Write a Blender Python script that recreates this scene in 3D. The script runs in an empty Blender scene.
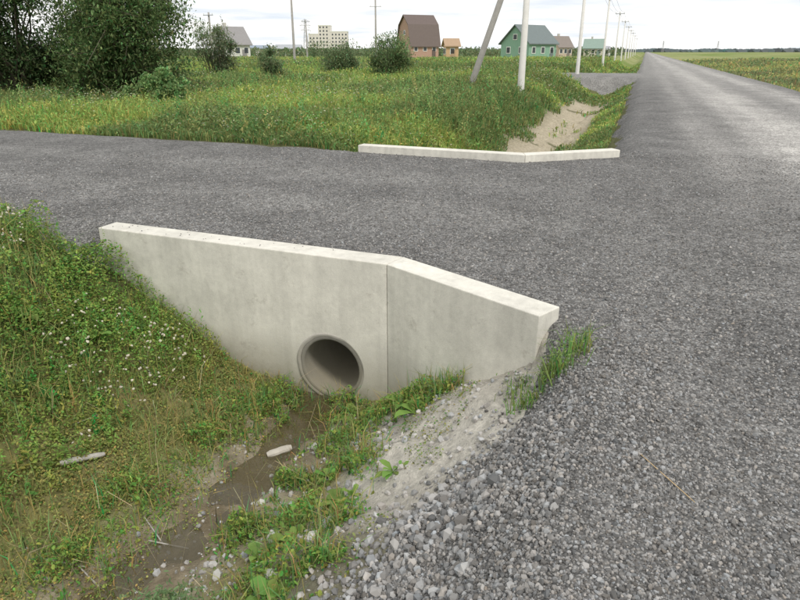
import bpy, math, numpy as np
from mathutils import Vector
rng=np.random.default_rng(7)
R=math.radians
CA,SA=math.cos(R(20)),math.sin(R(20))
def W(v,u):            # road frame (v = right of the road line, u = along the road) -> world
    return v*CA+u*SA, -v*SA+u*CA
def toVU(x,y): return x*CA-y*SA, x*SA+y*CA
scn=bpy.context.scene
# ---------------------------------------------------------------- noise
_T=np.random.default_rng(3).random((256,256))
def vn(x,y):
    x=np.asarray(x,float);y=np.asarray(y,float)
    xi=np.floor(x).astype(int);yi=np.floor(y).astype(int)
    fx=x-xi;fy=y-yi;fx=fx*fx*(3-2*fx);fy=fy*fy*(3-2*fy)
    a=_T[xi&255,yi&255];b=_T[(xi+1)&255,yi&255];c=_T[xi&255,(yi+1)&255];d=_T[(xi+1)&255,(yi+1)&255]
    return (a*(1-fx)+b*fx)*(1-fy)+(c*(1-fx)+d*fx)*fy
def fbm(x,y,o=4):
    s=0;a=.5;t=0
    for i in range(o):
        s=s+a*vn(x*2**i+17.3*i,y*2**i+9.1*i);t+=a;a*=.5
    return s/t
def ss(t):
    t=np.clip(t,0,1);return t*t*(3-2*t)
def mixc(a,b,t):
    return a*(1-t[...,None])+b*t[...,None]
# ---------------------------------------------------------------- terrain
WV=[-4.66,-1.70,-.42];WU=[4.45,4.36,3.72]
FV=[-4.51,-1.58,-.19];FU=[10.25,10.12,11.2]
TH=.23
def uf1(v): return np.interp(v,WV,WU)
def uf2(v): return np.interp(v,FV,FU)
PK=[-60,-12,-6.4,-5.4,-4.6,-4.0,-3.34,-2.9,-2.6,-1.95,-1.72,-1.0,-.45,-.12,.1,6.6,7.8,9,14,60]
PZ=[-.15,-.1,-.02,-.08,-.27,-.6,-.96,-1.12,-1.17,-1.17,-1.08,-.62,-.28,-.03,0,0,-.35,-.35,-.2,-.2]
def prof(v):
    s=0
    for d in (-.12,-.06,0,.06,.12): s=s+np.interp(v+d,PK,PZ)
    return s/5
def vc(u): return -2.33+.07*np.sin(2.3*u)+.04*np.sin(5.1*u+1)
def bfac(v,u):
    sh=np.clip((v+.46)*3.2,0,.9)
    wl=.15+np.clip(-4.6-v,0,1)*.9+sh*1.1
    a=ss((u-uf1(v)-.03+sh)/wl)*(1-ss((u-uf2(v)-.03)/wl))
    c=ss((u-48)/1.5)*(1-ss((u-57)/1.5))
    return np.where(v<.3,np.maximum(a,c),0)
def T(v,u):
    v=np.asarray(v,float);u=np.asarray(u,float)
    p=prof(v)
    ditch=ss(-p/.3)
    p=p+ditch*(fbm(v*2.2,u*2.2,4)-.5)*.2+ditch*(fbm(v*9,u*9,3)-.5)*.05
    p=p-.075*np.exp(-((v-vc(u))/(.16+.07*np.sin(3*u)))**2)
    z=p*(1-bfac(v,u))
    z=z+(fbm(v*.7,u*.7,3)-.5)*.035*(1-ditch)
    z=z+(fbm(v*5+3,u*5,2)-.5)*.012
    far=ss((np.hypot(v,u)-40)/100)
    return z+far*(fbm(v*.02,u*.02,2)-.5)*.4*np.where((v>-1)&(v<7),0,1)
def D(v,u):
    ve=np.interp(u,[0,1.6,2.1,2.55,2.95,3.3,3.74,3.95,11,30],[-1.15,-1.0,-.85,-.6,-.40,-.40,-.42,-.45,-.35,-.45])
    ve=np.where((u>4.0)&(u<11),-5,ve)
    n=(fbm(v*1.6+5,u*1.6,4)-.5)
    far=np.clip((np.hypot(v,u)-9)/20,0,1)
    dm=np.minimum(v-ve,6.8-v)+n*(.35+far*.6)
    lo=np.where(v<-4.75,4.42,uf1(v)+.10);hi=np.where(v<-4.6,10.35+np.clip(-4.6-v,0,9)*.08,uf2(v)+.08)
    wn=np.where(v<-4.75,1,.0)
    dd=np.minimum(np.minimum(u-lo,hi-u)+n*.5*wn, v+45)
    dd=np.where(v<.2,dd,-9)
    dm=np.where((u>4.0)&(u<11)&(v<0),-9,dm)
    d2=np.minimum(np.minimum(u-48,57-u),v+22)+n*1.5; d2=np.where(v<.2,d2,-9)
    return np.maximum(np.maximum(dm,dd),d2)
# ---------------------------------------------------------------- mesh batch
class Batch:
    def __init__(s): s.V=[];s.C=[];s.L=[];s.N=[];s.n=0
    def add(s,V,F,C):
        n,k,_=V.shape
        if n==0: return
        C=np.asarray(C,float)
        if C.ndim==2: C=np.repeat(C[:,None,:],k,1)
        s.V.append(V.reshape(-1,3));s.C.append(C.reshape(-1,3))
        fl=np.concatenate([np.array(f) for f in F]);tot=np.array([len(f) for f in F])
        s.L.append((fl[None,:]+(np.arange(n)*k)[:,None]+s.n).ravel());s.N.append(np.tile(tot,n))
        s.n+=n*k
    def build(s,name,mat,smooth=False,parent=None):
        V=np.concatenate(s.V);C=np.concatenate(s.C);L=np.concatenate(s.L);N=np.concatenate(s.N)
        return mk(name,V,L,N,C,mat,smooth,parent)
def mk(name,V,L,N,C,mat,smooth=False,parent=None):
    me=bpy.data.meshes.new(name)
    me.vertices.add(len(V));me.vertices.foreach_set('co',V.astype(np.float32).ravel())
    me.loops.add(len(L));me.loops.foreach_set('vertex_index',L.astype(np.int32))
    me.polygons.add(len(N));st=np.concatenate([[0],np.cumsum(N)[:-1]])
    me.polygons.foreach_set('loop_start',st.astype(np.int32))
    me.update(calc_edges=True)
    me.polygons.foreach_set('use_smooth',np.full(len(N),bool(smooth)))
    if C is not None:
        a=me.color_attributes.new('Col','FLOAT_COLOR','POINT')
        a.data.foreach_set('color',np.concatenate([C,np.ones((len(C),1))],1).astype(np.float32).ravel())
    me.materials.append(mat)
    o=bpy.data.objects.new(name,me);scn.collection.objects.link(o)
    if parent: o.parent=parent
    return o
def empty(name,loc=(0,0,0),rz=0):
    o=bpy.data.objects.new(name,None);scn.collection.objects.link(o);o.location=loc;o.rotation_euler=(0,0,rz);return o
def pyobj(name,verts,faces,mat,parent=None,smooth=False):
    me=bpy.data.meshes.new(name);me.from_pydata(verts,[],faces);me.materials.append(mat)
    if smooth:
        for p in me.polygons:p.use_smooth=True
    o=bpy.data.objects.new(name,me);scn.collection.objects.link(o)
    if parent:o.parent=parent
    return o
def boxv(cx,cy,cz,sx,sy,sz):
    v=[(cx+a*sx/2,cy+b*sy/2,cz+c*sz/2) for a in(-1,1) for b in(-1,1) for c in(-1,1)]
    f=[(0,1,3,2),(4,6,7,5),(0,4,5,1),(2,3,7,6),(0,2,6,4),(1,5,7,3)]
    return v,f
def box(name,c,s,mat,parent=None):
    v,f=boxv(*c,*s);return pyobj(name,v,f,mat,parent)
# ---------------------------------------------------------------- materials
def newmat(name):
    m=bpy.data.materials.new(name);m.use_nodes=True;nt=m.node_tree
    for n in list(nt.nodes):nt.nodes.remove(n)
    o=nt.nodes.new('ShaderNodeOutputMaterial');b=nt.nodes.new('ShaderNodeBsdfPrincipled')
    nt.links.new(b.outputs[0],o.inputs[0]);return m,nt,b,o
def nd(nt,t,**k):
    n=nt.nodes.new(t)
    for a,b in k.items(): setattr(n,a,b)
    return n
def mth(nt,op,a,b=None,c=None):
    n=nd(nt,'ShaderNodeMath',operation=op)
    for i,x in enumerate((a,b,c)):
        if x is None: continue
        if isinstance(x,(int,float)): n.inputs[i].default_value=x
        else: nt.links.new(x,n.inputs[i])
    return n.outputs[0]
def noise(nt,co,scale,det=4,rough=.55):
    n=nd(nt,'ShaderNodeTexNoise');n.inputs['Scale'].default_value=scale;n.inputs['Detail'].default_value=det;n.inputs['Roughness'].default_value=rough
    if co is not None: nt.links.new(co,n.inputs['Vector'])
    return n.outputs['Fac']
def mulcol(nt,col,fac):
    n=nd(nt,'ShaderNodeVectorMath',operation='SCALE');nt.links.new(col,n.inputs[0])
    if isinstance(fac,(int,float)): n.inputs['Scale'].default_value=fac
    else: nt.links.new(fac,n.inputs['Scale'])
    return n.outputs[0]
def mixn(nt,fac,a,b):
    n=nd(nt,'ShaderNodeMix',data_type='RGBA')
    for s,x in ((n.inputs[0],fac),(n.inputs[6],a),(n.inputs[7],b)):
        if isinstance(x,(int,float)): s.default_value=x
        elif isinstance(x,tuple): s.default_value=(*x,1)
        else: nt.links.new(x,s)
    return n.outputs[2]
def mapr(nt,x,a,b,c,d):
    n=nd(nt,'ShaderNodeMapRange');nt.links.new(x,n.inputs[0])
    for i,q in enumerate((a,b,c,d)): n.inputs[i+1].default_value=q
    return n.outputs[0]
def bump(nt,b,h,st,dist):
    n=nd(nt,'ShaderNodeBump');n.inputs['Strength'].default_value=st;n.inputs['Distance'].default_value=dist
    nt.links.new(h,n.inputs['Height']);nt.links.new(n.outputs[0],b.inputs['Normal'])
def simple(name,col,rough=.8,var=.25,scale=3,bs=0,metal=0):
    m,nt,b,o=newmat(name);tc=nd(nt,'ShaderNodeTexCoord');n=noise(nt,tc.outputs['Object'],scale,3)
    c=mixn(nt,n,tuple(x*(1-var) for x in col),tuple(min(1,x*(1+var)) for x in col))
    nt.links.new(c,b.inputs['Base Color']);b.inputs['Roughness'].default_value=rough;b.inputs['Metallic'].default_value=metal
    if bs: bump(nt,b,noise(nt,tc.outputs['Object'],scale*15,3),bs,.01)
    return m
def attrmat(name,rough=.8,trans=0,ns=None,nv=.3,spec=.3,bs=0,bscale=60,bd=.01):
    m,nt,b,o=newmat(name);a=nd(nt,'ShaderNodeAttribute',attribute_name='Col');col=a.outputs['Color']
    tc=nd(nt,'ShaderNodeTexCoord')
    if ns:
        f=mapr(nt,noise(nt,tc.outputs['Object'],ns,4,.65),.25,.75,1-nv,1+nv);col=mulcol(nt,col,f)
    nt.links.new(col,b.inputs['Base Color']);b.inputs['Roughness'].default_value=rough;b.inputs['Specular IOR Level'].default_value=spec
    if bs: bump(nt,b,noise(nt,tc.outputs['Object'],bscale,4,.7),bs,bd)
    if trans:
        t=nd(nt,'ShaderNodeBsdfTranslucent');nt.links.new(mulcol(nt,col,1.3),t.inputs[0])
        mx=nd(nt,'ShaderNodeMixShader');mx.inputs[0].default_value=trans
        nt.links.new(b.outputs[0],mx.inputs[1]);nt.links.new(t.outputs[0],mx.inputs[2]);nt.links.new(mx.outputs[0],o.inputs[0])
    return m
M_soil=attrmat('soil',.95,0,14,.35,.15,.9,55,.025)
M_leaf=attrmat('leaf',.6,.38,None,0,.3)
M_stone=attrmat('crushed_stone',.9,0,None,0,.2)
M_bark=simple('bark',(.10,.085,.06),.9,.4,6)
# gravel surface
m,nt,b,o=newmat('gravel');M_gravel=m
a=nd(nt,'ShaderNodeAttribute',attribute_name='Col');tc=nd(nt,'ShaderNodeTexCoord')
vo=nd(nt,'ShaderNodeTexVoronoi');vo.inputs['Scale'].default_value=62;nt.links.new(tc.outputs['Object'],vo.inputs['Vector'])
vo2=nd(nt,'ShaderNodeTexVoronoi');vo2.inputs['Scale'].default_value=27;nt.links.new(tc.outputs['Object'],vo2.inputs['Vector'])
sep=nd(nt,'ShaderNodeSeparateColor');nt.links.new(vo.outputs['Color'],sep.inputs[0])
sep2=nd(nt,'ShaderNodeSeparateColor');nt.links.new(vo2.outputs['Color'],sep2.inputs[0])
f1=mapr(nt,sep.outputs[0],0,1,.5,1.5);f2=mapr(nt,sep2.outputs[0],0,1,.78,1.22)
f3=mapr(nt,noise(nt,tc.outputs['Object'],1.1,4,.6),.3,.7,.80,1.2)
f4=mapr(nt,noise(nt,tc.outputs['Object'],9,4,.7),.3,.7,.78,1.22)
f5=mapr(nt,vo.outputs['Distance'],.0,.6,1.15,.65)
f=mth(nt,'MULTIPLY',mth(nt,'MULTIPLY',mth(nt,'MULTIPLY',mth(nt,'MULTIPLY',f1,f2),f3),f4),f5)
nt.links.new(mulcol(nt,a.outputs['Color'],f),b.inputs['Base Color']);b.inputs['Roughness'].default_value=.92;b.inputs['Specular IOR Level'].default_value=.2
h=mth(nt,'ADD',mth(nt,'MULTIPLY',vo.outputs['Distance'],-1.),mth(nt,'MULTIPLY',vo2.outputs['Distance'],-.8))
bump(nt,b,h,.8,.012)
# concrete
def concrete(name,base,rim=False):
    m,nt,b,o=newmat(name);tc=nd(nt,'ShaderNodeTexCoord');ob=tc.outputs['Object']
    n1=noise(nt,ob,1.7,5,.6);n2=noise(nt,ob,14,5,.7);n3=noise(nt,ob,120,2,.6)
    mp=nd(nt,'ShaderNodeMapping');mp.inputs['Scale'].default_value=(7,7,.5);nt.links.new(ob,mp.inputs[0]);n4=noise(nt,mp.outputs[0],1.6,4,.6)
    c=mixn(nt,mapr(nt,n1,.35,.65,0,1),tuple(x*.86 for x in base),tuple(x*1.06 for x in base))
    f=mth(nt,'MULTIPLY',mth(nt,'MULTIPLY',mapr(nt,n2,.3,.7,.90,1.07),mapr(nt,n3,.3,.7,.94,1.05)),mapr(nt,n4,.3,.6,.92,1.03))
    c=mulcol(nt,c,f)
    sx=nd(nt,'ShaderNodeSeparateXYZ');nt.links.new(ob,sx.inputs[0])
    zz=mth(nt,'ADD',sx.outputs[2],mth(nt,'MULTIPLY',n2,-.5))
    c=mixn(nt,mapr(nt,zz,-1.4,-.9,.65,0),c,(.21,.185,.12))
    n5=noise(nt,ob,3.3,6,.8);c=mixn(nt,mapr(nt,n5,.58,.70,0,.45),c,(.29,.265,.22))
    n6=noise(nt,ob,38,3,.6);c=mixn(nt,mapr(nt,n6,.72,.78,0,.4),c,(.2,.18,.14))
    nt.links.new(c,b.inputs['Base Color']);b.inputs['Roughness'].default_value=.88;b.inputs['Specular IOR Level'].default_value=.25
    bump(nt,b,mth(nt,'ADD',n2,mth(nt,'MULTIPLY',n3,.4)),.25,.01)
    return m
M_conc=concrete('concrete',(.655,.635,.57))
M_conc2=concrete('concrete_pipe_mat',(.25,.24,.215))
M_mortar=concrete('mortar',(.42,.40,.36))
# ---------------------------------------------------------------- ground + road sheets
def geo(a,b,n): return np.geomspace(a,b,n)
gv=np.unique(np.round(np.concatenate([-geo(40,3000,45),np.arange(-40,-15,.6),np.arange(-15,-7,.12),np.arange(-7,3,.04),np.arange(3,9,.14),np.arange(9,30,.8),geo(30,3000,45)]),4))
gu=np.unique(np.round(np.concatenate([-geo(3,600,14),np.arange(-3,1.2,.2),np.arange(1.2,5,.035),np.arange(5,12.5,.06),np.arange(12.5,30,.2),np.arange(30,70,.6),geo(70,4500,70)]),4))
VV,UU=np.meshgrid(gv,gu,indexing='ij')
TT=T(VV,UU);DD=D(VV,UU)
XX,YY=W(VV,UU)
nv_,nu_=VV.shape
def A(*c):return np.array(c,float)
def ground_color(V,U,Z):
    n=fbm(V*1.3,U*1.3,4);n2=fbm(V*6+3,U*6,3)
    c=mixc(A(.075,.09,.035),A(.125,.115,.06),n2)+0*V[...,None]
    near=(U<4.7)&(V<.5)&(U>-2)
    olive=mixc(A(.17,.185,.055),A(.24,.20,.105),n2)
    t=ss((V+4.6)/1.0)*near;c=mixc(c,olive,t)
    mud=mixc(A(.38,.34,.27),A(.22,.185,.13),ss((n2-.3)/.4))
    t=np.exp(-((V-vc(U)-.05)/(.50+.6*(n-.5)))**4)*near;c=mixc(c,mud,t)
    wet=np.exp(-((V-vc(U))/.24)**2)*near;c=mixc(c,A(.14,.11,.065)+0*c,wet*.6)
    clay=mixc(A(.50,.475,.42),A(.33,.305,.26),ss((n-.3)/.4))
    t=ss((V+1.75+(n-.5)*1.0)/.3)*near*ss((U-2.0-(n-.5))/.5);c=mixc(c,clay,t)
    t=ss((V+1.6+(n-.5))/.3)*near*(1-ss((U-2.0-(n-.5))/.5));c=mixc(c,A(.2,.19,.16)+0*c,t*.7)
    t=np.exp(-((V+2.6)/1.15)**4)*ss((U-10.8)/1)*(1-ss((U-38)/5))*ss((n-.22)/.12);c=mixc(c,mixc(A(.48,.42,.32),A(.33,.29,.21),n2),t)
    nf=fbm(V*.06,U*.06,4);far=ss((np.hypot(V,U)-35)/60)
    c=mixc(c,mixc(A(.15,.20,.05),A(.26,.27,.12),ss((nf-.35)/.3)),far)
    return c
GC=ground_color(VV,UU,TT)
idx=np.arange(nv_*nu_).reshape(nv_,nu_)
q=np.stack([idx[:-1,:-1],idx[1:,:-1],idx[1:,1:],idx[:-1,1:]],-1).reshape(-1,4)
vcn=(.25*(VV[:-1,:-1]+VV[1:,:-1]+VV[1:,1:]+VV[:-1,1:])).ravel();ucn=(.25*(UU[:-1,:-1]+UU[1:,:-1]+UU[1:,1:]+UU[:-1,1:])).ravel()
zcn=(.25*(TT[:-1,:-1]+TT[1:,:-1]+TT[1:,1:]+TT[:-1,1:])).ravel()
PV,PZc,PR=-2.233,-.915,.262
du=ucn-uf1(vcn)
hole=(np.abs(vcn-PV)<.36)&(du>.01)&(du<.26)&(zcn<-.2)
def sheet(name,z,col,keep,mat):
    V=np.stack([XX,YY,z],-1).reshape(-1,3);Q=q[keep]
    used=np.unique(Q);rm=np.zeros(len(V),int);rm[used]=np.arange(len(used))
    return mk(name,V[used],rm[Q].ravel(),np.full(len(Q),4),col.reshape(-1,3)[used],mat,True)
sheet('ground',TT-np.clip(DD/.12,0,1)*.02,GC,~hole,M_soil)
RZ=TT+np.clip(DD/.12,-1.5,1)*.015
def road_color(V,U):
    n=fbm(V*.8,U*.25,4);n2=fbm(V*2.5,U*2.5,4);nl=fbm(V*3,U*.12,3)
    c=mixc(A(.16,.157,.153),A(.225,.221,.214),n2)
    trk=np.exp(-((V-3.0)/1.0)**2)+np.exp(-((V-5.2)/.7)**2)*.85+.3*np.exp(-((V-1.3)/.4)**2)
    t=np.clip(trk,0,1)*ss((U-4)/9)*(.2+.8*n+.7*nl)
    c=mixc(c,A(.58,.56,.53)+0*c,np.clip(t,0,1)*.85)
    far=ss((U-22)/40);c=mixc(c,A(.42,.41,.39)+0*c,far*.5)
    d=(V<-.4)&(U>4.4)&(U<11);t=(np.exp(-((U-6.4)/.5)**2)+np.exp(-((U-8.3)/.5)**2))*d*.4
    return mixc(c,A(.33,.325,.31)+0*c,t*n*1.5)
RC=road_color(VV,UU)
Dm=DD.reshape(nv_,nu_);dmax=np.maximum.reduce([Dm[:-1,:-1],Dm[1:,:-1],Dm[1:,1:],Dm[:-1,1:]]).ravel()
kr=(dmax>-.12)&~((np.abs(vcn-PV)<.36)&(du<.26)&(zcn<-.2))
drv=(vcn<-.3)&(ucn>4.0)&(ucn<12)
dr2=(vcn<-.6)&(ucn>42)&(ucn<62)
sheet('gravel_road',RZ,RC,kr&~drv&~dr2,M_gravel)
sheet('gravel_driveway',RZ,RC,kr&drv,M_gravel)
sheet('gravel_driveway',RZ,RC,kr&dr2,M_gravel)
# ---------------------------------------------------------------- water
m,nt,b,o=newmat('ditch_water');tc=nd(nt,'ShaderNodeTexCoord')
nt.links.new(mixn(nt,noise(nt,tc.outputs['Object'],4,4),(.07,.058,.024),(.12,.095,.045)),b.inputs['Base Color'])
b.inputs['Roughness'].default_value=.04;b.inputs['Specular IOR Level'].default_value=.8;b.inputs['Alpha'].default_value=.55
bump(nt,b,noise(nt,tc.outputs['Object'],14,3),.06,.02)
us=np.linspace(-1,4.5,60);wv=[];wf=[]
for i,u in enumerate(us):
    for s in(-.55,.45):
        x,y=W(vc(u)+s,u);wv.append((float(x),float(y),-1.205))
for i in range(59): wf.append((2*i,2*i+1,2*i+3,2*i+2))
pyobj('water',wv,wf,m)
# ---------------------------------------------------------------- head walls
import bmesh
def headwall(name,line,back,ztop,zbot,hole=False):
    P=[np.array(p) for p in line];par=empty(name)
    def nrm(a,b):
        d=(b-a)/np.linalg.norm(b-a);n=np.array([-d[1],d[0]]);return n*back
    n1=nrm(P[0],P[1]);n2=nrm(P[1],P[2]);mt=(n1+n2)/(1+n1@n2)
    Q=[P[0]+n1*TH,P[1]+mt*TH,P[2]+n2*TH]
    for k,(i,j) in enumerate(((0,1),(1,2))):
        d=(P[j]-P[i])/np.linalg.norm(P[j]-P[i]);g=.0025
        e0=d*(g if k==1 else 0);e1=-d*(g if k==0 else 0)
        ring=[P[i]+e0,P[j]+e1,Q[j]+e1,Q[i]+e0];vs=[]
        for z in(zbot,ztop):
            for p in ring: x,y=W(p[0],p[1]);vs.append((float(x),float(y),z))
        o=pyobj('long_panel' if k==0 else 'wing_panel',vs,[(0,1,2,3),(4,5,6,7),(0,1,5,4),(1,2,6,5),(2,3,7,6),(3,0,4,7)],M_conc,par)
        bm=bmesh.new();bm.from_mesh(o.data);bmesh.ops.recalc_face_normals(bm,faces=bm.faces);bm.to_mesh(o.data);bm.free()
        if hole and k==0:
            bpy.ops.mesh.primitive_cylinder_add(vertices=64,radius=PR+.05,depth=1.2)
            c=bpy.context.object;x,y=W(PV,4.4);c.location=(x,y,PZc);c.rotation_euler=(R(90),0,R(-20))
            md=o.modifiers.new('b','BOOLEAN');md.operation='DIFFERENCE';md.object=c;md.solver='EXACT'
            bpy.context.view_layer.objects.active=o
            bpy.ops.object.modifier_apply(modifier='b');bpy.data.objects.remove(c)
        md=o.modifiers.new('bev','BEVEL');md.width=.007;md.segments=2;md.limit_method='ANGLE'
    return par
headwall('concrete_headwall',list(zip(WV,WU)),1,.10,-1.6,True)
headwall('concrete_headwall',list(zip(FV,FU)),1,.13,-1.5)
def tube_profile(name,prof,mat,parent,c,seg=96,jit=0):
    vs=[];fs=[];n=len(prof);ax=np.array([SA,CA,0]);rt=np.array([CA,-SA,0]);up=np.array([0,0,1.])
    for i in range(seg):
        a=2*math.pi*i/seg
        for (l,r) in prof:
            rr=r+jit*(math.sin(3*a+l*60)+.7*math.sin(7*a+1+l*90)+.4*math.sin(13*a))*.5
            p=c+ax*l+(rt*math.cos(a)+up*math.sin(a))*rr;vs.append(tuple(map(float,p)))
    for i in range(seg):
        for k in range(n-1): fs.append((i*n+k,((i+1)%seg)*n+k,((i+1)%seg)*n+k+1,i*n+k+1))
    return pyobj(name,vs,fs,mat,parent,True)
x,y=W(PV,float(uf1(PV)));pc=np.array([x,y,PZc])
pp=empty('culvert_pipe')
tube_profile('pipe_barrel',[(5.7,PR+.045),(.02,PR+.045),(.006,PR+.040),(.004,PR+.036),(.004,PR+.008),(.012,PR),(5.7,PR)],M_conc2,pp,pc)
tube_profile('mortar_ring',[(.03,PR+.075),(-.002,PR+.066),(-.005,PR+.052),(.002,PR+.034)],M_mortar,pp,pc,96,.007)
# ---------------------------------------------------------------- stones
g=(1+5**.5)/2
ico=np.array([(-1,g,0),(1,g,0),(-1,-g,0),(1,-g,0),(0,-1,g),(0,1,g),(0,-1,-g),(0,1,-g),(g,0,-1),(g,0,1),(-g,0,-1),(-g,0,1)],float)/math.sqrt(1+g*g)
icf=[(0,11,5),(0,5,1),(0,1,7),(0,7,10),(0,10,11),(1,5,9),(5,11,4),(11,10,2),(10,7,6),(7,1,8),(3,9,4),(3,4,2),(3,2,6),(3,6,8),(3,8,9),(4,9,5),(2,4,11),(6,2,10),(8,6,7),(9,8,1)]
def rotm(n,tilt=math.pi):
    a=rng.random(n)*2*math.pi;b=(rng.random(n)*2-1)*tilt;c=rng.random(n)*2*math.pi
    def Z(a):
        m=np.zeros((n,3,3));m[:,0,0]=np.cos(a);m[:,0,1]=-np.sin(a);m[:,1,0]=np.sin(a);m[:,1,1]=np.cos(a);m[:,2,2]=1;return m
    def X(a):
        m=np.zeros((n,3,3));m[:,1,1]=np.cos(a);m[:,1,2]=-np.sin(a);m[:,2,1]=np.sin(a);m[:,2,2]=np.cos(a);m[:,0,0]=1;return m
    return Z(a)@X(b)@Z(c)
def stones(bt,v,u,z,size,col,flat=1.,ang=True):
    n=len(v)
    if n==0:return
    sc=size[:,None]*(.6+.8*rng.random((n,3)))
    P=ico[None]*(1+.6*(rng.random((n,12,1))-.5))
    if ang:
        P=np.clip(P*1.25,-.5-.35*rng.random((n,1,3)),.5+.35*rng.random((n,1,3)))
    P=P*sc[:,None,:]
    P=np.einsum('nij,nkj->nki',rotm(n),P);P[...,2]*=flat
    x,y=W(v,u);P+=np.stack([x,y,z],-1)[:,None,:]
    bt.add(P,icf,col)
def gcol(n,lo=.06,hi=.24,p=1.6):
    b=lo+(hi-lo)*rng.random(n)**p;t=rng.normal(0,.03,n)
    return np.stack([b*(1.02+t),b*1.0,b*(.975-t)],-1)
def roadz(v,u): return T(v,u)+np.clip(D(v,u)/.12,-1.5,1)*.015
bt=Batch()
def scatter_r(n,r0,r1,amin,amax,p=0):
    r=np.exp(rng.random(n)*(math.log(r1)-math.log(r0))+math.log(r0));a=R(amin)+rng.random(n)*R(amax-amin)
    x=r*np.sin(a);y=r*np.cos(a);v,u=toVU(x,y);return v,u,r
v,u,r=scatter_r(120000,1.5,12,-40,42)
d=D(v,u);k=(d>.0+.1*rng.random(len(v)));v,u,r=v[k],u[k],r[k]
sz=(.0040+.0060*rng.random(len(v))**1.8)*(1+.05*np.clip(r-3,0,20))
z=roadz(v,u)+sz*.05
C=gcol(len(v),.10,.34,1.4);stones(bt,v,u,z,sz,C)
v,u,r=scatter_r(3000,1.4,9,-38,40);k=D(v,u)>.05;v,u=v[k],u[k];sz=.008+.008*rng.random(len(v))**2
stones(bt,v,u,roadz(v,u)+sz*.25,sz,gcol(len(v),.11,.36))
bt.build('road_gravel_stones',M_stone)
bt=Batch()
def slope_stones(n,v0,v1,u0,u1,s0,s1,lo,hi,lift=.3,dmin=-.3):
    v=v0+(v1-v0)*rng.random(n);u=u0+(u1-u0)*rng.random(n);k=(u<uf1(v)-.04)&(D(v,u)>dmin*rng.random(n)**2)
    v,u=v[k],u[k];sz=s0+(s1-s0)*rng.random(len(v))**2
    stones(bt,v,u,np.maximum(T(v,u),roadz(v,u))+sz*lift,sz,gcol(len(v),lo,hi,1.2))
slope_stones(10500,-1.4,-.1,.8,3.0,.008,.018,.10,.35)
slope_stones(1200,-1.4,-.4,.8,2.6,.016,.032,.13,.40)
slope_stones(2800,-.8,.3,2.3,3.7,.006,.014,.10,.33)
n=2200;v=-2.1+1.7*rng.random(n);u=1.4+2.8*rng.random(n);k=u<uf1(v)-.06;v,u=v[k],u[k];sz=.004+.024*rng.random(len(v))**5
stones(bt,v,u,T(v,u)+sz*.3,sz,gcol(len(v),.2,.45,1))
n=450;u=1.2+3*rng.random(n);v=vc(u)+rng.normal(0,.25,n);sz=.004+.018*rng.random(n)**4
stones(bt,v,u,T(v,u)+sz*.3,sz,gcol(n,.2,.45,1))
bt.build('crushed_rock',M_stone)
bt=Batch();n=26;v=-4.55+2.6*rng.random(n)**2.2;u=uf1(v)+.04+.16*rng.random(n);sz=.003+.005*rng.random(n)
stones(bt,v,u,np.full(n,.1)+sz*.4,sz,gcol(n,.15,.3));bt.build('loose_chippings',M_stone)
bt=Batch()
for (v0,u0,s,c) in ((-1.72,2.55,.05,.5),(-1.9,2.2,.035,.45),(-1.65,1.95,.05,.5),(-2.05,2.9,.03,.5),(-1.98,3.55,.03,.45),(-1.5,2.15,.045,.5),(-1.35,2.35,.04,.48)):
    v=np.array([v0]);u=np.array([u0]);stones(bt,v,u,T(v,u)+s*.3,np.array([s*1.2]),np.array([[c,c*.98,c*.92]]))
bt.build('pale_rock',M_stone)
# ---------------------------------------------------------------- vegetation helpers
def blades(bt,x,y,z,L,w,col,lean=.5,tipc=None):
    n=len(x);az=rng.random(n)*2*math.pi;ln=lean*rng.random(n)
    dx,dy=np.cos(az),np.sin(az);ta=rng.random(n)*math.pi
    wx,wy=np.cos(ta)*w/2,np.sin(ta)*w/2
    h1=L*.55*np.cos(ln*.6);o1=L*.55*np.sin(ln*.6);h2=L*np.cos(ln*1.2)*.97;o2=L*np.sin(ln*1.3)
    P=np.zeros((n,5,3))
    P[:,0]=np.stack([x-wx,y-wy,z-.02],-1);P[:,1]=np.stack([x+wx,y+wy,z-.02],-1)
    P[:,2]=np.stack([x+dx*o1-wx*.8,y+dy*o1-wy*.8,z+h1],-1);P[:,3]=np.stack([x+dx*o1+wx*.8,y+dy*o1+wy*.8,z+h1],-1)
    P[:,4]=np.stack([x+dx*o2,y+dy*o2,z+h2],-1)
    C=np.repeat(col[:,None,:],5,1)
    if tipc is not None: C[:,4]=tipc
    bt.add(P,[(0,1,3,2),(2,3,4)],C)
def leaves(bt,x,y,z,L,w,col,tilt=.6,fold=.15):
    n=len(x);az=rng.random(n)*2*math.pi;t=rng.normal(0,tilt,n)
    d=np.stack([np.cos(az)*np.cos(t),np.sin(az)*np.cos(t),np.sin(t)],-1)
    s=np.stack([-np.sin(az),np.cos(az),rng.normal(0,.35,n)],-1);s/=np.linalg.norm(s,axis=1)[:,None]
    up=np.cross(d,s);c=np.stack([x,y,z],-1);L=L[:,None];w=w[:,None]
    P=np.stack([c-d*L*.5, c-d*L*.1+s*w*.5+up*w*fold, c+d*L*.3+s*w*.38+up*w*fold, c+d*L*.5, c+d*L*.3-s*w*.38+up*w*fold, c-d*L*.1-s*w*.5+up*w*fold],1)
    bt.add(P,[(0,1,2,3),(0,3,4,5)],col)
def cvar(n,base,var=.25,hue=.12):
    b=np.array(base)[None]*(1+rng.normal(0,var,n))[:,None];h=rng.normal(0,hue,n)
    b[:,0]*=1+h*1.6;b[:,2]*=1+h*.3;return np.clip(b,.008,.75)
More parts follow.
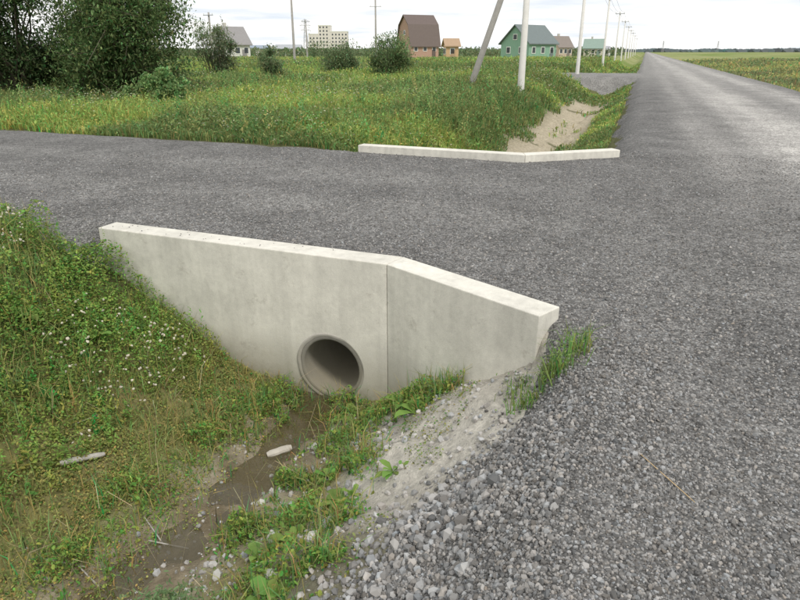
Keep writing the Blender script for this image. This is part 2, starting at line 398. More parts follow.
def rosette(bt,v,u,nl,L,wd,col,up=.9,dz=0):
    x0,y0=W(v,u);z0=float(T(v,u))+dz;n=nl
    az=rng.random(n)*2*math.pi;el=up*(.35+.65*rng.random(n));LL=L*(.6+.5*rng.random(n));P=np.zeros((n,9,3))
    for k,(s,wf) in enumerate(((0,.12),(.3,.55),(.6,1.),(.85,.6))):
        h=s*np.sin(el)*LL-.35*s*s*LL;o_=s*np.cos(el)*LL;w=wd*wf*LL/2
        cx=x0+np.cos(az)*o_;cy=y0+np.sin(az)*o_
        P[:,2*k]=np.stack([cx-np.sin(az)*w,cy+np.cos(az)*w,z0+h+w*.25],-1);P[:,2*k+1]=np.stack([cx+np.sin(az)*w,cy-np.cos(az)*w,z0+h+w*.25],-1)
    P[:,8]=np.stack([x0+np.cos(az)*LL*np.cos(el),y0+np.sin(az)*LL*np.cos(el),z0+(np.sin(el)-.4)*LL],-1)
    bt.add(P,[(0,1,3,2),(2,3,5,4),(4,5,7,6),(6,7,8)],cvar(n,col,.15,.08))
G1=(.19,.295,.062);G3=(.27,.30,.11)
def bankh(v,u): return np.interp(v,[-7,-4.8,-3.9,-3.2,-2.6],[.44,.34,.20,.07,.025])*(.15+1.45*fbm(v*2.3+7,u*2.3,3))
# --- near left bank carpet
bt=Batch()
n=175000
v=-8.0+5.7*rng.random(n)**.8;u=.6+4.0*rng.random(n)
hh=bankh(v,u)
dens=np.interp(v,[-4.2,-3.3,-2.9,-2.5],[1,.8,.65,.22])*(.3+ss((fbm(v*3.1,u*3.1,3)-.33)/.2))
k=(rng.random(n)<dens)&((u<uf1(v)-.04)|(v<-4.75))&(D(v,u)<-.02);v,u,hh=v[k],u[k],hh[k];n=len(v)
x,y=W(v,u);z=T(v,u)+hh*(1-rng.random(n)**1.8)+.004
zone=fbm(v*1.3+30,u*1.3,3)[:,None]
c=cvar(n,G1,.26,.16)*(.6+.85*zone)
low=ss((v+4.0)/1.2)[:,None]*ss((fbm(v*2+3,u*2+8,3)-.25)/.3)[:,None]
c=c*(1-low)+cvar(n,(.31,.295,.10),.3,.15)*low
s=(.012+.018*rng.random(n))*np.interp(v,[-4.5,-2.8],[1.25,.65])
leaves(bt,x,y,z,s,s*np.where(rng.random(n)<.4,.4,.8),c,.5)
ns=1200;v0=-7+3.8*rng.random(ns);u0=1.2+3.3*rng.random(ns);k=(fbm(v0*1.7+9,u0*1.7,3)>.43)&((u0<uf1(v0)-.1)|(v0<-4.8))&(D(v0,u0)<-.1);v0,u0=v0[k],u0[k];ns=len(v0)
Hs_=bankh(v0,u0)+.07+.16*rng.random(ns);per=26;f=np.tile((np.arange(per)+.5)/per,ns);j=np.repeat(np.arange(ns),per)
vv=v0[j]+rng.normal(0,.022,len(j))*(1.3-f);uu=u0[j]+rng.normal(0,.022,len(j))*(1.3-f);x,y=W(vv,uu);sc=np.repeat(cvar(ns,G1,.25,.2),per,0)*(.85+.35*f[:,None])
s=(.022+.03*rng.random(len(j)))*(1.2-.7*f);leaves(bt,x,y,T(v0,u0)[j]+Hs_[j]*f,s,s*.42,sc,.6)
n=26000;v=-8.0+5.6*rng.random(n)**.85;u=.6+4.0*rng.random(n)
k=(rng.random(n)<np.interp(v,[-3.6,-2.6],[1,.25])*(.1+1.3*ss((fbm(v*1.5+50,u*1.5,3)-.35)/.25)))&((u<uf1(v)-.05)|(v<-4.75))&(D(v,u)<-.02);v,u=v[k],u[k];n=len(v);x,y=W(v,u)
L=(.08+.27*rng.random(n))*np.interp(v,[-5,-2.8],[1.4,.5]);blades(bt,x,y,T(v,u),L,.004+.004*rng.random(n),cvar(n,G3,.3,.2),.9)
bt.build('bank_weeds',M_leaf)
# clover flowers
bt=Batch();n=2400;v=-6.6+3.3*rng.random(n);u=1.6+2.9*rng.random(n);k=(fbm(v*1.1,u*1.1+4,3)>.42)&(u<uf1(v)-.1)&(rng.random(n)<.65);v,u=v[k],u[k];n=len(v)
stones(bt,v,u,T(v,u)+bankh(v,u)+.0+.09*rng.random(n),.007+.005*rng.random(n),np.tile(A(.72,.68,.58),(n,1))*(.75+.3*rng.random((n,1))),1,False)
bt.build('clover_flowers',M_leaf)
# --- right of the stream + ditch bed
bt=Batch();cl=[(-1.55,1.7,.26),(-1.5,2.2,.2),(-1.62,2.7,.2),(-1.5,3.1,.16),(-1.8,3.5,.2),(-1.6,3.95,.22),(-2.05,4.2,.2),(-1.3,3.95,.16),(-1.0,3.88,.13),(-2.65,4.2,.28),(-2.85,3.8,.28),(-2.55,3.9,.2),(-1.3,2.55,.1),(-2.75,3.3,.22),(-1.95,1.5,.2),(-1.2,2.1,.1),(-2.0,2.6,.12),(-1.95,3.1,.14),(-2.85,2.6,.2),(-2.75,2.0,.22)]
for (a,b_,s) in cl:
    n=int(2100*s/.25);v=a+rng.normal(0,s*.7,n);u=b_+rng.normal(0,s*.8,n);k=(u<uf1(v)-.03)&(fbm(v*6,u*6,3)>.42);v,u=v[k],u[k];n=len(v);x,y=W(v,u)
    q_=np.exp(-(((v-a)/s)**2+((u-b_)/s)**2));z=T(v,u)+(.03+.24*fbm(v*5,u*5,2))*q_*rng.random(n)+.005
    sz=.012+.026*rng.random(n)**1.5;leaves(bt,x,y,z,sz,sz*np.where(rng.random(n)<.5,.3,.6),cvar(n,G1,.3,.2),.7)
    m_=int(220*s/.25);j=rng.integers(0,n,m_);blades(bt,x[j],y[j],T(v[j],u[j]),.06+.2*rng.random(m_),.004+.005*rng.random(m_),cvar(m_,G3,.25,.25),.95)
n=9000;v=-2.1+1.3*rng.random(n);u=1+3.3*rng.random(n);k=(u<uf1(v)-.03)&(fbm(v*3,u*3,3)>.53)&(D(v,u)<-.05);v,u=v[k],u[k];n=len(v);x,y=W(v,u);s=.008+.012*rng.random(n)
leaves(bt,x,y,T(v,u)+.03*rng.random(n),s,s*.7,cvar(n,(.22,.26,.09),.25,.15),.5)
bt.build('ditch_weeds',M_leaf)
for (a,b_,nl,L,wd) in ((-1.42,1.98,12,.2,.42),(-1.6,1.75,12,.2,.36),(-1.25,1.72,10,.18,.36),(-1.35,2.75,10,.17,.4),(-1.12,2.95,9,.16,.33),(-1.25,3.75,10,.22,.34),(-1.4,3.95,8,.2,.34),(-1.9,4.1,9,.2,.38),(-1.72,2.35,9,.14,.4),(-4.35,3.3,12,.26,.36),(-4.9,2.9,12,.28,.34),(-4.1,2.4,12,.22,.4),(-5.3,3.6,12,.3,.3),(-3.9,3.5,10,.2,.36),(-4.0,2.0,10,.2,.36),(-1.7,3.2,9,.15,.36),(-1.55,2.45,9,.16,.4)):
    bt=Batch();dz=.1 if a<-3.8 else 0
    rosette(bt,a,b_,nl,L,wd,(.19,.31,.07),.9,dz);rosette(bt,a+.03,b_+.04,nl//2,L*.7,wd,(.2,.33,.075),1.3,dz);bt.build('broadleaf_weed',M_leaf)
bt=Batch();n=2600;a,b_=-1.88,1.75;hgt=rng.random(n);v=a+rng.normal(0,.11,n)*(1.1-hgt*.5);u=b_+rng.normal(0,.11,n)*(1.1-hgt*.5);x,y=W(v,u)
s=.018+.02*rng.random(n);leaves(bt,x,y,T(v,u)+.3*hgt,s,s*.3,cvar(n,(.17,.25,.11),.2,.08),.7);bt.build('mugwort_plant',M_leaf)
for (a,b_,n,Lm,sp) in ((-.26,3.36,120,.27,.05),(-.40,3.24,60,.2,.04),(-.16,3.52,70,.24,.045),(-.5,3.45,50,.13,.05)):
    bt=Batch();v=a+rng.normal(0,sp,n);u=b_+rng.normal(0,sp,n);x,y=W(v,u)
    blades(bt,x,y,np.maximum(T(v,u),roadz(v,u)),Lm*(.3+.8*rng.random(n)**1.3),.004+.004*rng.random(n),cvar(n,(.19,.28,.075),.25,.18),1.1)
    m_=int(n*1.5);j=rng.integers(0,n,m_);s=.012+.015*rng.random(m_);leaves(bt,x[j]+rng.normal(0,.03,m_),y[j]+rng.normal(0,.03,m_),T(v[j],u[j])+Lm*.6*rng.random(m_),s,s*.35,cvar(m_,(.18,.27,.075),.25,.12),.8)
    bt.build('grass_tuft',M_leaf)
bt=Batch();n=140;v=-4.8+3.2*rng.random(n);u=1.3+2.9*rng.random(n);x,y=W(v,u);blades(bt,x,y,T(v,u)+.06,.15+.3*rng.random(n),np.full(n,.004),cvar(n,(.5,.42,.27),.2,.05),1.9)
bt.build('dry_straw',M_leaf)
# --- field vegetation
def field(name,n,r0,r1,a0,a1,mask,Hs,base,leafy=.5):
    bt=Batch();v,u,r=scatter_r(n,r0,r1,a0,a1)
    k=mask(v,u)&(D(v,u)<-.12);v,u,r=v[k],u[k],r[k];n=len(v);nb=5
    zone=fbm(v*.22+11,u*.22,4);z2=fbm(v*.6,u*.6,4)
    H=Hs(v,u)*(.2+1.4*z2)
    v5=np.repeat(v,nb);u5=np.repeat(u,nb);r5=np.repeat(r,nb);sp=.05+.006*r5
    v5=v5+rng.normal(0,1,len(v5))*sp;u5=u5+rng.normal(0,1,len(v5))*sp;x,y=W(v5,u5);kk=(D(v5,u5)<-.05)&mask(v5,u5)
    col=cvar(len(v5),base,.25,.2);zz=np.repeat(zone,nb)[:,None];zc=ss((zz-.42)/.14)
    col=col*(1-zc)*A(1.3,1.18,1.3)+col*A(.75,.72,1.0)*zc
    L=np.repeat(H,nb)*(.6+.7*rng.random(len(v5)))
    blades(bt,x[kk],y[kk],T(v5,u5)[kk],L[kk],(.006+.0011*r5)[kk],col[kk],.8)
    m_=int(len(v)*4*leafy);j=rng.integers(0,len(v),m_);vv=v[j]+rng.normal(0,1,m_)*(.08+.004*r[j]);uu=u[j]+rng.normal(0,1,m_)*(.08+.004*r[j])
    kk=(D(vv,uu)<-.08)&mask(vv,uu);vv,uu,j=vv[kk],uu[kk],j[kk];m_=len(vv);x,y=W(vv,uu);s=(.028+.0028*r[j])*(.6+.8*rng.random(m_))
    zc=ss((zone[j]-.42)/.14)[:,None];c=cvar(m_,base,.26,.16);c=c*(1-zc)*A(1.3,1.18,1.3)+c*A(.72,.70,1.0)*zc
    leaves(bt,x,y,T(vv,uu)+H[j]*(.15+.9*rng.random(m_)),s,s*.5,c,.7)
    return bt.build(name,M_leaf)
def mleft(v,u):
    sand=(np.abs(v+2.5+.5*(fbm(u*.5,v*0,2)-.5))<.95)&(u>10.6)&(u<38)&(fbm(v*1.5,u*1.1,4)>.37)
    return (v<-.5)&(u>10.4)&~sand&~((u>47.5)&(u<57.5)&(v>-22))
def hleft(v,u):
    h=np.interp(u,[10,11.2,13,30,60],[.14,.26,.46,.55,.85])
    return h*np.where(v>-4,np.interp(v,[-4,-3.4,-1.2,-.4],[.9,.35,.4,.22]),1)*np.where((v>-5)&(u>44),.45,1)
GF=(.225,.315,.075)
field('meadow_grass',58000,9,130,-38,26,mleft,hleft,GF,1.)
field('verge_grass',15000,14,160,16,40,lambda v,u:(v>6.9),lambda v,u:np.interp(v,[6.8,8.5,12],[.15,.4,.5]),(.26,.30,.10),.8)
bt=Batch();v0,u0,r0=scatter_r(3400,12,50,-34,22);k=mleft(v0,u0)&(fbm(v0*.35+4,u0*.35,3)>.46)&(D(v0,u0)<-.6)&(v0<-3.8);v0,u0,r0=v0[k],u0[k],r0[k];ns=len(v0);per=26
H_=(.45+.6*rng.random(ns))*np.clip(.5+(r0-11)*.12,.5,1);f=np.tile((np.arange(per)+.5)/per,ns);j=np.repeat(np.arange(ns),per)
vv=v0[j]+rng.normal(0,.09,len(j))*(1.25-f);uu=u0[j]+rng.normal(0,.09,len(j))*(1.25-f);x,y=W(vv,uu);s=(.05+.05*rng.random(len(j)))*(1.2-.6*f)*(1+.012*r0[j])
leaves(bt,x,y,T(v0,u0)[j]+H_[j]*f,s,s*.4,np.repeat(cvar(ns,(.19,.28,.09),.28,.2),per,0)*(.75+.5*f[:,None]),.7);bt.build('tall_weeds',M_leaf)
bt=Batch();v,u,r=scatter_r(4200,12,70,-30,22);k=mleft(v,u)&(fbm(v*.25,u*.25,3)>.48)&(v<-3)&(D(v,u)<-.5);v,u,r=v[k],u[k],r[k]
stones(bt,v,u,T(v,u)+hleft(v,u)*(.8+.4*rng.random(len(v))),.007+.0008*r,cvar(len(v),(.50,.51,.38),.2,.05),.45,False);bt.build('meadow_flowers',M_leaf)
bt=Batch();n=12;v=-8+3*rng.random(n);u=10.85+.3*rng.random(n);s=.02+.04*rng.random(n)**2;stones(bt,v,u,T(v,u)+.03,s,gcol(n,.3,.4,1));bt.build('field_edge_rubble',M_stone)
# ---------------------------------------------------------------- bushes
def tubes(bt,p0,p1,r0,r1,col,seg=6):
    p0=np.atleast_2d(p0);p1=np.atleast_2d(p1);n=len(p0);d=p1-p0;d/=np.linalg.norm(d,axis=1)[:,None]+1e-9
    a=np.cross(d,np.array([.3,.9,.1]));a/=np.linalg.norm(a,axis=1)[:,None]+1e-9;b=np.cross(d,a)
    V=np.zeros((n,2*seg,3))
    for i in range(seg):
        t=2*math.pi*i/seg;o_=a*math.cos(t)+b*math.sin(t)
        V[:,i]=p0+o_*r0;V[:,seg+i]=p1+o_*r1
    F=[(i,(i+1)%seg,seg+(i+1)%seg,seg+i) for i in range(seg)]+[tuple(range(seg,2*seg))]
    bt.add(V,F,np.tile(np.array(col),(n,1)))
def bush(name,x,y,w,h,nleaf,ls,col,nc=30,narrow=.35):
    v,u=toVU(x,y);z0=float(T(v,u));par=empty(name,(x,y,z0));C=[]
    while len(C)<nc:
        p=rng.random(3)*2-1;t=p[2]*.5+.5;rad_=1.0 if t<.55 else math.sqrt(max(0,1-((t-.55)/.5)**2))
        if math.hypot(p[0],p[1])<rad_*(.82+.18*min(1,t*3)): C.append(p)
    C=np.array(C);C[:,0]*=w/2*.85;C[:,1]*=w/2*.85;C[:,2]=(C[:,2]*.5+.5)*h*.9+.04*h
    rad=(.12+.12*rng.random(nc))*min(w,h*1.2)
    bb=Batch();base=rng.normal(0,.08*w,(nc,3))*A(1,1,0);base[:,2]=-.1;mid=(base+C)/2+rng.normal(0,.05*w,(nc,3))
    tubes(bb,base,mid,.009*h,.006*h,(.1,.085,.06));tubes(bb,mid,C,.006*h,.003*h,(.1,.085,.06))
    tw=C[rng.integers(0,nc,nc*5)];te=tw+rng.normal(0,1,tw.shape)*.13*w*A(1,1,1.1);te[:,2]=np.maximum(te[:,2],.1);tubes(bb,tw,te,.003*h,.001*h,(.1,.09,.06),4)
    bb.build('branches',M_bark,False,par)
    bl=Batch();j=rng.integers(0,nc,nleaf);d=rng.normal(0,1,(nleaf,3));d/=np.linalg.norm(d,axis=1)[:,None]
    rr=rad[j]*(rng.random(nleaf)**.45)*1.15;P=C[j]+d*rr[:,None]
    nt_=int(nleaf*.2);jj=rng.integers(0,len(te),nt_);f=rng.random((nt_,1));P[:nt_]=tw[jj]*(1-f)+te[jj]*f*1.02+rng.normal(0,.02*w,(nt_,3))
    P[:,2]=np.maximum(P[:,2],.02)
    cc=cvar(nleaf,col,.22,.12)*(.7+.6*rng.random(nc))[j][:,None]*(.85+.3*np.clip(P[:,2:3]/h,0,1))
    s=ls*(.6+.8*rng.random(nleaf));leaves(bl,P[:,0],P[:,1],P[:,2],s,s*narrow,cc,.8);bl.build('foliage',M_leaf,False,par)
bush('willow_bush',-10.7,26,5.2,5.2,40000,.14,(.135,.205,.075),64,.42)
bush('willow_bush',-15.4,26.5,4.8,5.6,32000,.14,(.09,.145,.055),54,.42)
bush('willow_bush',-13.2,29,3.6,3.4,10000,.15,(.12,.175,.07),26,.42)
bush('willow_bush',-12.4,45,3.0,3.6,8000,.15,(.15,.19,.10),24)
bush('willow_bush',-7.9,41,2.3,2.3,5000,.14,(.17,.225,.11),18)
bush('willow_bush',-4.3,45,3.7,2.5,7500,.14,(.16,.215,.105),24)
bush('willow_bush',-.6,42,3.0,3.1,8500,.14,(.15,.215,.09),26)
bush('leafy_shrub',-7.6,21.5,1.5,1.1,3000,.12,(.18,.28,.11),14,.55)
bush('leafy_shrub',-8.8,22,1.2,.9,2200,.12,(.17,.26,.10),10,.55)
# ---------------------------------------------------------------- poles
M_pole=simple('concrete_pole_mat',(.62,.61,.58),.85,.15,4,.2);M_wood=simple('weathered_pole_mat',(.29,.28,.26),.9,.3,5,.3)
M_steel=simple('galvanised_steel',(.3,.31,.32),.5,.1,5);M_por=simple('porcelain',(.6,.6,.58),.3,.05,5);M_wire=simple('wire_mat',(.1,.1,.105),.6,.1,5)
def cyl(name,p0,p1,r0,r1,mat,parent,seg=10):
    bt=Batch();tubes(bt,np.array(p0,float),np.array(p1,float),r0,r1,(.4,.4,.4),seg);return bt.build(name,mat,seg>8,parent)
pt=[]
def pole(x,y,h=8.,brace=False,mat=M_pole,arm=True,r=.12,rz=R(-20),arms=1):
    v,u=toVU(x,y);z=float(T(v,u));p=empty('utility_pole',(x,y,z),rz)
    cyl('post',(0,0,-.3),(0,0,h),r*1.15,r*.75,mat,p,12)
    for a_ in range(arms):
        hz=h-.35-a_*1.5
        box('crossarm',(0,-.14,hz),(1.5+.9*a_,.09,.09),M_steel,p)
        for i,s in enumerate((-.65-.3*a_,0,.65+.3*a_)): cyl('insulator_%d'%(i+1),(s,-.14,hz+.05),(s,-.14,hz+.23),.05,.035,M_por,p,8)
    if brace:
        cyl('brace',(-2.5,.3,-.3),(-.12,0,h*.83),.14,.11,M_wood,p,12)
    return (x,y,z,h)
line=[(28.2,1),(53.5,0),(86,0),(120,0),(151,0),(182,0),(213,0),(245,0),(290,0),(350,0)]
for u_,b_ in line:
    x,y=W(-4.8,u_);pt.append(pole(float(x),float(y),8.,b_==1,r=.13))
for (x,y,h) in((-14.1,90,9.),(-25.,90,6.5)): pole(x,y,h,False,M_wood,r=.16)
pole(-4.9,138,12,False,M_wood,r=.2,rz=0,arms=2);pole(-16.5,120,7,False,M_wood,r=.13,rz=0)
bt=Batch()
for i in range(len(pt)-1):
    for s in(-.65,0,.65):
        a=pt[i];b_=pt[i+1];pr=None
        for k in range(9):
            f=k/8;zz=(a[2]+a[3]-.1)*(1-f)+(b_[2]+b_[3]-.1)*f-.5*4*f*(1-f);q_=np.array([a[0]*(1-f)+b_[0]*f+s*CA,a[1]*(1-f)+b_[1]*f-s*SA,zz])
            if pr is not None: tubes(bt,pr,q_,.012,.012,(.1,.1,.1),4)
            pr=q_
bt.build('power_lines',M_wire)
def pylon(x,y,h,wd):
    p=empty('transmission_tower',(x,y,0));bt=Batch();t=wd*.02
    lv=np.linspace(0,1,8);wid=lambda f:wd*(.5-.42*f**.8)
    for i in range(7):
        a,b_=lv[i],lv[i+1];ca=[(sx*wid(a),sy*wid(a),a*h) for sx,sy in((-1,-1),(1,-1),(1,1),(-1,1))];cb=[(sx*wid(b_),sy*wid(b_),b_*h) for sx,sy in((-1,-1),(1,-1),(1,1),(-1,1))]
        for k in range(4):
            tubes(bt,np.array(ca[k],float),np.array(cb[k],float),t*1.3,t*1.2,(.3,.3,.3),4);tubes(bt,np.array(ca[k],float),np.array(cb[(k+1)%4],float),t*.7,t*.7,(.3,.3,.3),4);tubes(bt,np.array(ca[(k+1)%4],float),np.array(cb[k],float),t*.7,t*.7,(.3,.3,.3),4)
    bt.build('lattice_mast',M_steel,False,p);bt=Batch()
    for f,l in((.68,.75),(.82,.95),(.95,.6)):
        tubes(bt,A(-l*wd,0,f*h),A(l*wd,0,f*h),t*1.3,t*1.3,(.3,.3,.3),4);tubes(bt,A(-l*wd,0,f*h),A(0,0,f*h+.06*h),t,t,(.3,.3,.3),4);tubes(bt,A(l*wd,0,f*h),A(0,0,f*h+.06*h),t,t,(.3,.3,.3),4)
    bt.build('crossarms',M_steel,False,p)
pylon(-97,700,32,6);pylon(505,1300,20,4);pylon(610,1300,20,4)
# ---------------------------------------------------------------- buildings
M_glass=simple('window_glass',(.05,.06,.07),.15,.1,3);M_white=simple('white_trim',(.75,.75,.72),.6,.05,3)
def house(name,x,y,w,d,wh,rh,rot,wall,roof,gambrel=False,chim=True,ns=3,z=-.1,brick=False):
    p=empty(name,(x,y,z),R(rot))
    mw=simple(name+'_wall',wall,.85,.12,2);mr=simple(name+'_roof',roof,.6,.12,2)
    if gambrel: pr=[(-d/2,wh),(-d*.36,wh+rh*.62),(0,wh+rh),(d*.36,wh+rh*.62),(d/2,wh)]
    else: pr=[(-d/2,wh),(0,wh+rh),(d/2,wh)]
    poly=[(-d/2,0)]+pr+[(d/2,0)];n=len(poly)
    vs=[(sx*w/2,a,b) for sx in(-1,1) for a,b in poly];fs=[tuple(range(n)),tuple(range(2*n-1,n-1,-1))]+[(i,(i+1)%n,n+(i+1)%n,n+i) for i in range(n)]
    pyobj('walls',vs,fs,mw,p)
    ov=.45;pr2=[(pr[0][0]-.4,pr[0][1]-.4*(pr[1][1]-pr[0][1])/(pr[1][0]-pr[0][0]))]+pr[1:-1]+[(pr[-1][0]+.4,pr[0][1]-.4*(pr[1][1]-pr[0][1])/(pr[1][0]-pr[0][0]))]
    m=len(pr2);vs=[];fs=[]
    for sx in(-1,1):
        for t in(.04,.24):
            for a,b in pr2: vs.append((sx*(w/2+ov),a,b+t))
    for k in range(m-1):
        fs+=[(k,k+1,2*m+k+1,2*m+k),(m+k,m+k+1,3*m+k+1,3*m+k),(k,k+1,m+k+1,m+k),(2*m+k,2*m+k+1,3*m+k+1,3*m+k)]
    fs+=[(0,m,3*m,2*m),(m-1,2*m-1,4*m-1,3*m-1)]
    pyobj('roof',vs,fs,mr,p)
    for i in range(ns):
        wx=-w/2+w*(i+.5)/ns
        for s in(-1,1):
            box('window_frame_%d'%i,(wx,s*(d/2+.02),wh*.6),(1.1,.1,1.3),M_white,p);box('window_%d'%i,(wx,s*(d/2+.06),wh*.6),(.85,.08,1.05),M_glass,p)
    for s in(-1,1):
        for j in(-1,1):
            box('gable_frame',(s*(w/2+.02),j*d*.22,wh*.6),(.1,1.1,1.3),M_white,p);box('gable_window',(s*(w/2+.06),j*d*.22,wh*.6),(.08,.85,1.05),M_glass,p)
        box('attic_frame',(s*(w/2+.02),0,wh+rh*.35),(.1,1.1,1.1),M_white,p);box('attic_window',(s*(w/2+.06),0,wh+rh*.35),(.08,.85,.85),M_glass,p)
    box('door',(w*.5-w*.02-1.2,-(d/2+.05),1.05),(.95,.1,2.1),mr,p)
    if chim: box('chimney',(-w*.15,d*.05,wh+rh+.1),(.6,.6,1.6),simple(name+'_chimney',(.5,.48,.45),.9,.2,5),p)
    return p
house('green_house',26.2,138,8.2,7.5,3.3,3.2,38,(.22,.37,.28),(.14,.17,.17))
house('gambrel_roof_house',4.6,172,7.6,8,4.0,6.0,24,(.40,.26,.20),(.12,.09,.08),True,False)
house('small_wooden_shed',11.3,150,2.8,2.6,3.0,1.2,10,(.5,.34,.2),(.36,.25,.16),False,False,1)
house('white_house',-34.5,138,5.5,6,3.2,3.0,40,(.62,.61,.59),(.24,.23,.23))
house('brick_house',48.5,205,4.6,6,3.,2.8,20,(.5,.4,.32),(.2,.17,.15))
house('cream_house',64.5,225,6,6,2.8,2.6,-20,(.55,.52,.42),(.22,.3,.26))
house('low_shed',-46,280,10,5,2.8,1.4,0,(.55,.55,.55),(.35,.37,.39),False,False,3)
house('low_shed',-62,290,12,5,2.8,1.2,5,(.5,.48,.45),(.25,.3,.36),False,False,3)
house('low_shed',74,250,6,5,2.4,1.,5,(.65,.65,.65),(.33,.33,.35),False,False,2)
p=empty('apartment_block',(-66,620,-1));mwall=simple('render_pale',(.62,.59,.55),.8,.06,.1)
for nm,cx,w,h in(('wing',-12,9,17),('core',-2,11,24),('wing_high',11,15,19)):
    box(nm,(cx,0,h/2),(w-.02,14,h),mwall,p);box(nm+'_parapet',(cx,0,h+.3),(w+.4,14.4,.6),M_white,p)
    for f in range(int(h//3)):
        for i in range(int(w//3)):
            box('window',(cx-w/2+1.8+i*3,-7.03,f*3+1.7),(1.2,.1,1.4),M_glass,p)
# ---------------------------------------------------------------- far treeline
bt=Batch();n=5200;a=R(-75)+rng.random(n)*R(150);r=1700+500*rng.random(n);x=r*np.sin(a);y=r*np.cos(a)
hh=4+6*fbm(a*30,a*0+3,3)+2*rng.random(n);P=ico[None]*(1+.3*(rng.random((n,12,1))-.5))*np.stack([9+8*rng.random(n),9+0*n*a,hh],-1)[:,None]
P+=np.stack([x,y,0*x],-1)[:,None];bt.add(P,icf,cvar(n,(.09,.115,.12),.15,.06));bt.build('distant_treeline',M_soil)
bt=Batch();n=3400;x=-260+430*rng.random(n);y=215+90*rng.random(n);vq,uq=toVU(x,y);k=vq<-9;x,y=x[k],y[k];n=len(x);h=.8+2.6*fbm(x*.05,y*.05,3)+.6*rng.random(n)
for k in range(10):
    xx=x+rng.normal(0,1.2,n);yy=y+rng.normal(0,1,n);s=.6+.5*rng.random(n);leaves(bt,xx,yy,h*rng.random(n),s,s*.7,cvar(n,(.13,.17,.085),.25,.1),.8)
bt.build('distant_scrub',M_leaf)
# ---------------------------------------------------------------- sticks, stone in stream
def log(name,v0,u0,v1,u1,r,mat,dz=0.):
    x0,y0=W(v0,u0);x1,y1=W(v1,u1);a=np.array([x0,y0,float(T(v0,u0))+r+.012+dz]);b_=np.array([x1,y1,float(T(v1,u1))+r+.012+dz]);N=7;seg=12;pts=[a+(b_-a)*i/N+(rng.normal(0,r*.05,3) if 0<i<N else 0) for i in range(N+1)]
    d=(b_-a)/np.linalg.norm(b_-a);s=np.cross(d,[0,0,1.]);s/=np.linalg.norm(s);t=np.cross(s,d);vs=[];fs=[]
    for i,p in enumerate(pts):
        e=.7 if i in(0,N) else 1
        for k in range(seg):
            an=2*math.pi*k/seg;rr=e*r*(1-.2*i/N)*(1+.08*math.sin(3*an+i*.3));vs.append(tuple(p+(s*math.cos(an)+t*math.sin(an))*rr))
    for i in range(N):
        for k in range(seg): fs.append((i*seg+k,i*seg+(k+1)%seg,(i+1)*seg+(k+1)%seg,(i+1)*seg+k))
    fs.append(tuple(range(seg)));fs.append(tuple(range(N*seg,(N+1)*seg)));return pyobj(name,vs,fs,mat)
M_log=simple('weathered_wood',(.36,.34,.31),.9,.35,25,.5)
log('weathered_log',-3.32,2.50,-3.18,2.74,.022,M_log,.015)
log('weathered_log',-2.32,3.42,-2.18,3.55,.033,simple('pale_wood',(.42,.39,.34),.8,.35,20,.3))
for _ in range(6):
    a=-3.6+1.3*rng.random();b_=1.8+2*rng.random();t=rng.random()*3;log('twig',a,b_,a+.25*math.cos(t),b_+.25*math.sin(t),.005,M_log)
M_straw=simple('straw',(.42,.31,.17),.8,.2,20)
log('dry_stem',.20,2.50,.40,2.25,.0022,M_straw,.010);log('dry_stem',.72,2.02,.78,1.93,.002,M_straw,.01)
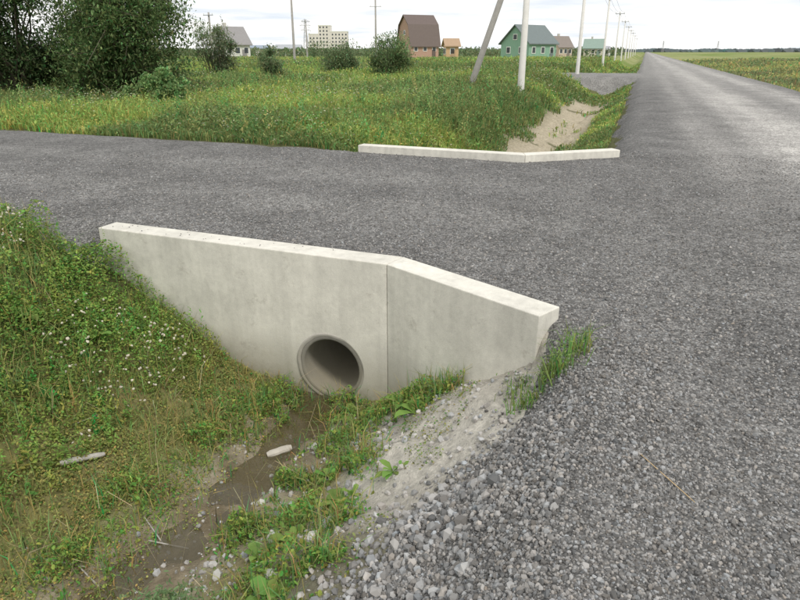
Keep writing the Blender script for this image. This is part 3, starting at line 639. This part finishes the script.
# ---------------------------------------------------------------- sky, sun, camera
sun_el,sun_az=R(52),R(150)
w=bpy.data.worlds.new('World');scn.world=w;w.use_nodes=True;nt=w.node_tree
for n_ in list(nt.nodes): nt.nodes.remove(n_)
out=nd(nt,'ShaderNodeOutputWorld');sky=nd(nt,'ShaderNodeTexSky',sky_type='NISHITA');sky.sun_disc=False;sky.sun_elevation=sun_el;sky.sun_rotation=sun_az;sky.air_density=1.;sky.dust_density=.6
b1=nd(nt,'ShaderNodeBackground');b1.inputs[1].default_value=.13;nt.links.new(sky.outputs[0],b1.inputs[0])
tc=nd(nt,'ShaderNodeTexCoord');sx=nd(nt,'ShaderNodeSeparateXYZ');nt.links.new(tc.outputs['Generated'],sx.inputs[0])
zc=mth(nt,'ADD',mth(nt,'MAXIMUM',sx.outputs[2],0.),.05);cx=mth(nt,'DIVIDE',sx.outputs[0],zc);cy=mth(nt,'DIVIDE',sx.outputs[1],zc)
cb=nd(nt,'ShaderNodeCombineXYZ');nt.links.new(cx,cb.inputs[0]);nt.links.new(cy,cb.inputs[1])
nz=noise(nt,cb.outputs[0],.28,5,.55);nz2=noise(nt,cb.outputs[0],.22,6,.6)
fac=mth(nt,'MAXIMUM',mapr(nt,nz,.28,.46,0,1),mapr(nt,sx.outputs[2],.08,.2,1,0))
cc=mixn(nt,mapr(nt,nz2,.34,.50,0,1),(.74,.83,.94),(1.15,1.14,1.12))
cc=mixn(nt,mapr(nt,sx.outputs[2],0,.02,.5,0),cc,(1.,1.01,1.02))
b2=nd(nt,'ShaderNodeBackground');nt.links.new(cc,b2.inputs[0]);b2.inputs[1].default_value=1.
ms=nd(nt,'ShaderNodeMixShader');nt.links.new(fac,ms.inputs[0]);nt.links.new(b1.outputs[0],ms.inputs[1]);nt.links.new(b2.outputs[0],ms.inputs[2]);nt.links.new(ms.outputs[0],out.inputs[0])
L=bpy.data.lights.new('sun','SUN');L.energy=2.2;L.angle=R(12);L.color=(1,.955,.88);so=bpy.data.objects.new('sun',L);scn.collection.objects.link(so)
dv=Vector((math.sin(sun_az)*math.cos(sun_el),math.cos(sun_az)*math.cos(sun_el),math.sin(sun_el)));so.rotation_euler=dv.to_track_quat('Z','Y').to_euler()
cam=bpy.data.cameras.new('camera');cam.lens=28.26;cam.sensor_width=36;cam.clip_end=8000;cam.clip_start=.05
co=bpy.data.objects.new('camera',cam);scn.collection.objects.link(co);co.location=(0,0,1.65);co.rotation_euler=(R(90-21.6),0,0);scn.camera=co
scn.view_settings.view_transform='Standard';scn.view_settings.look='None';scn.view_settings.exposure=0
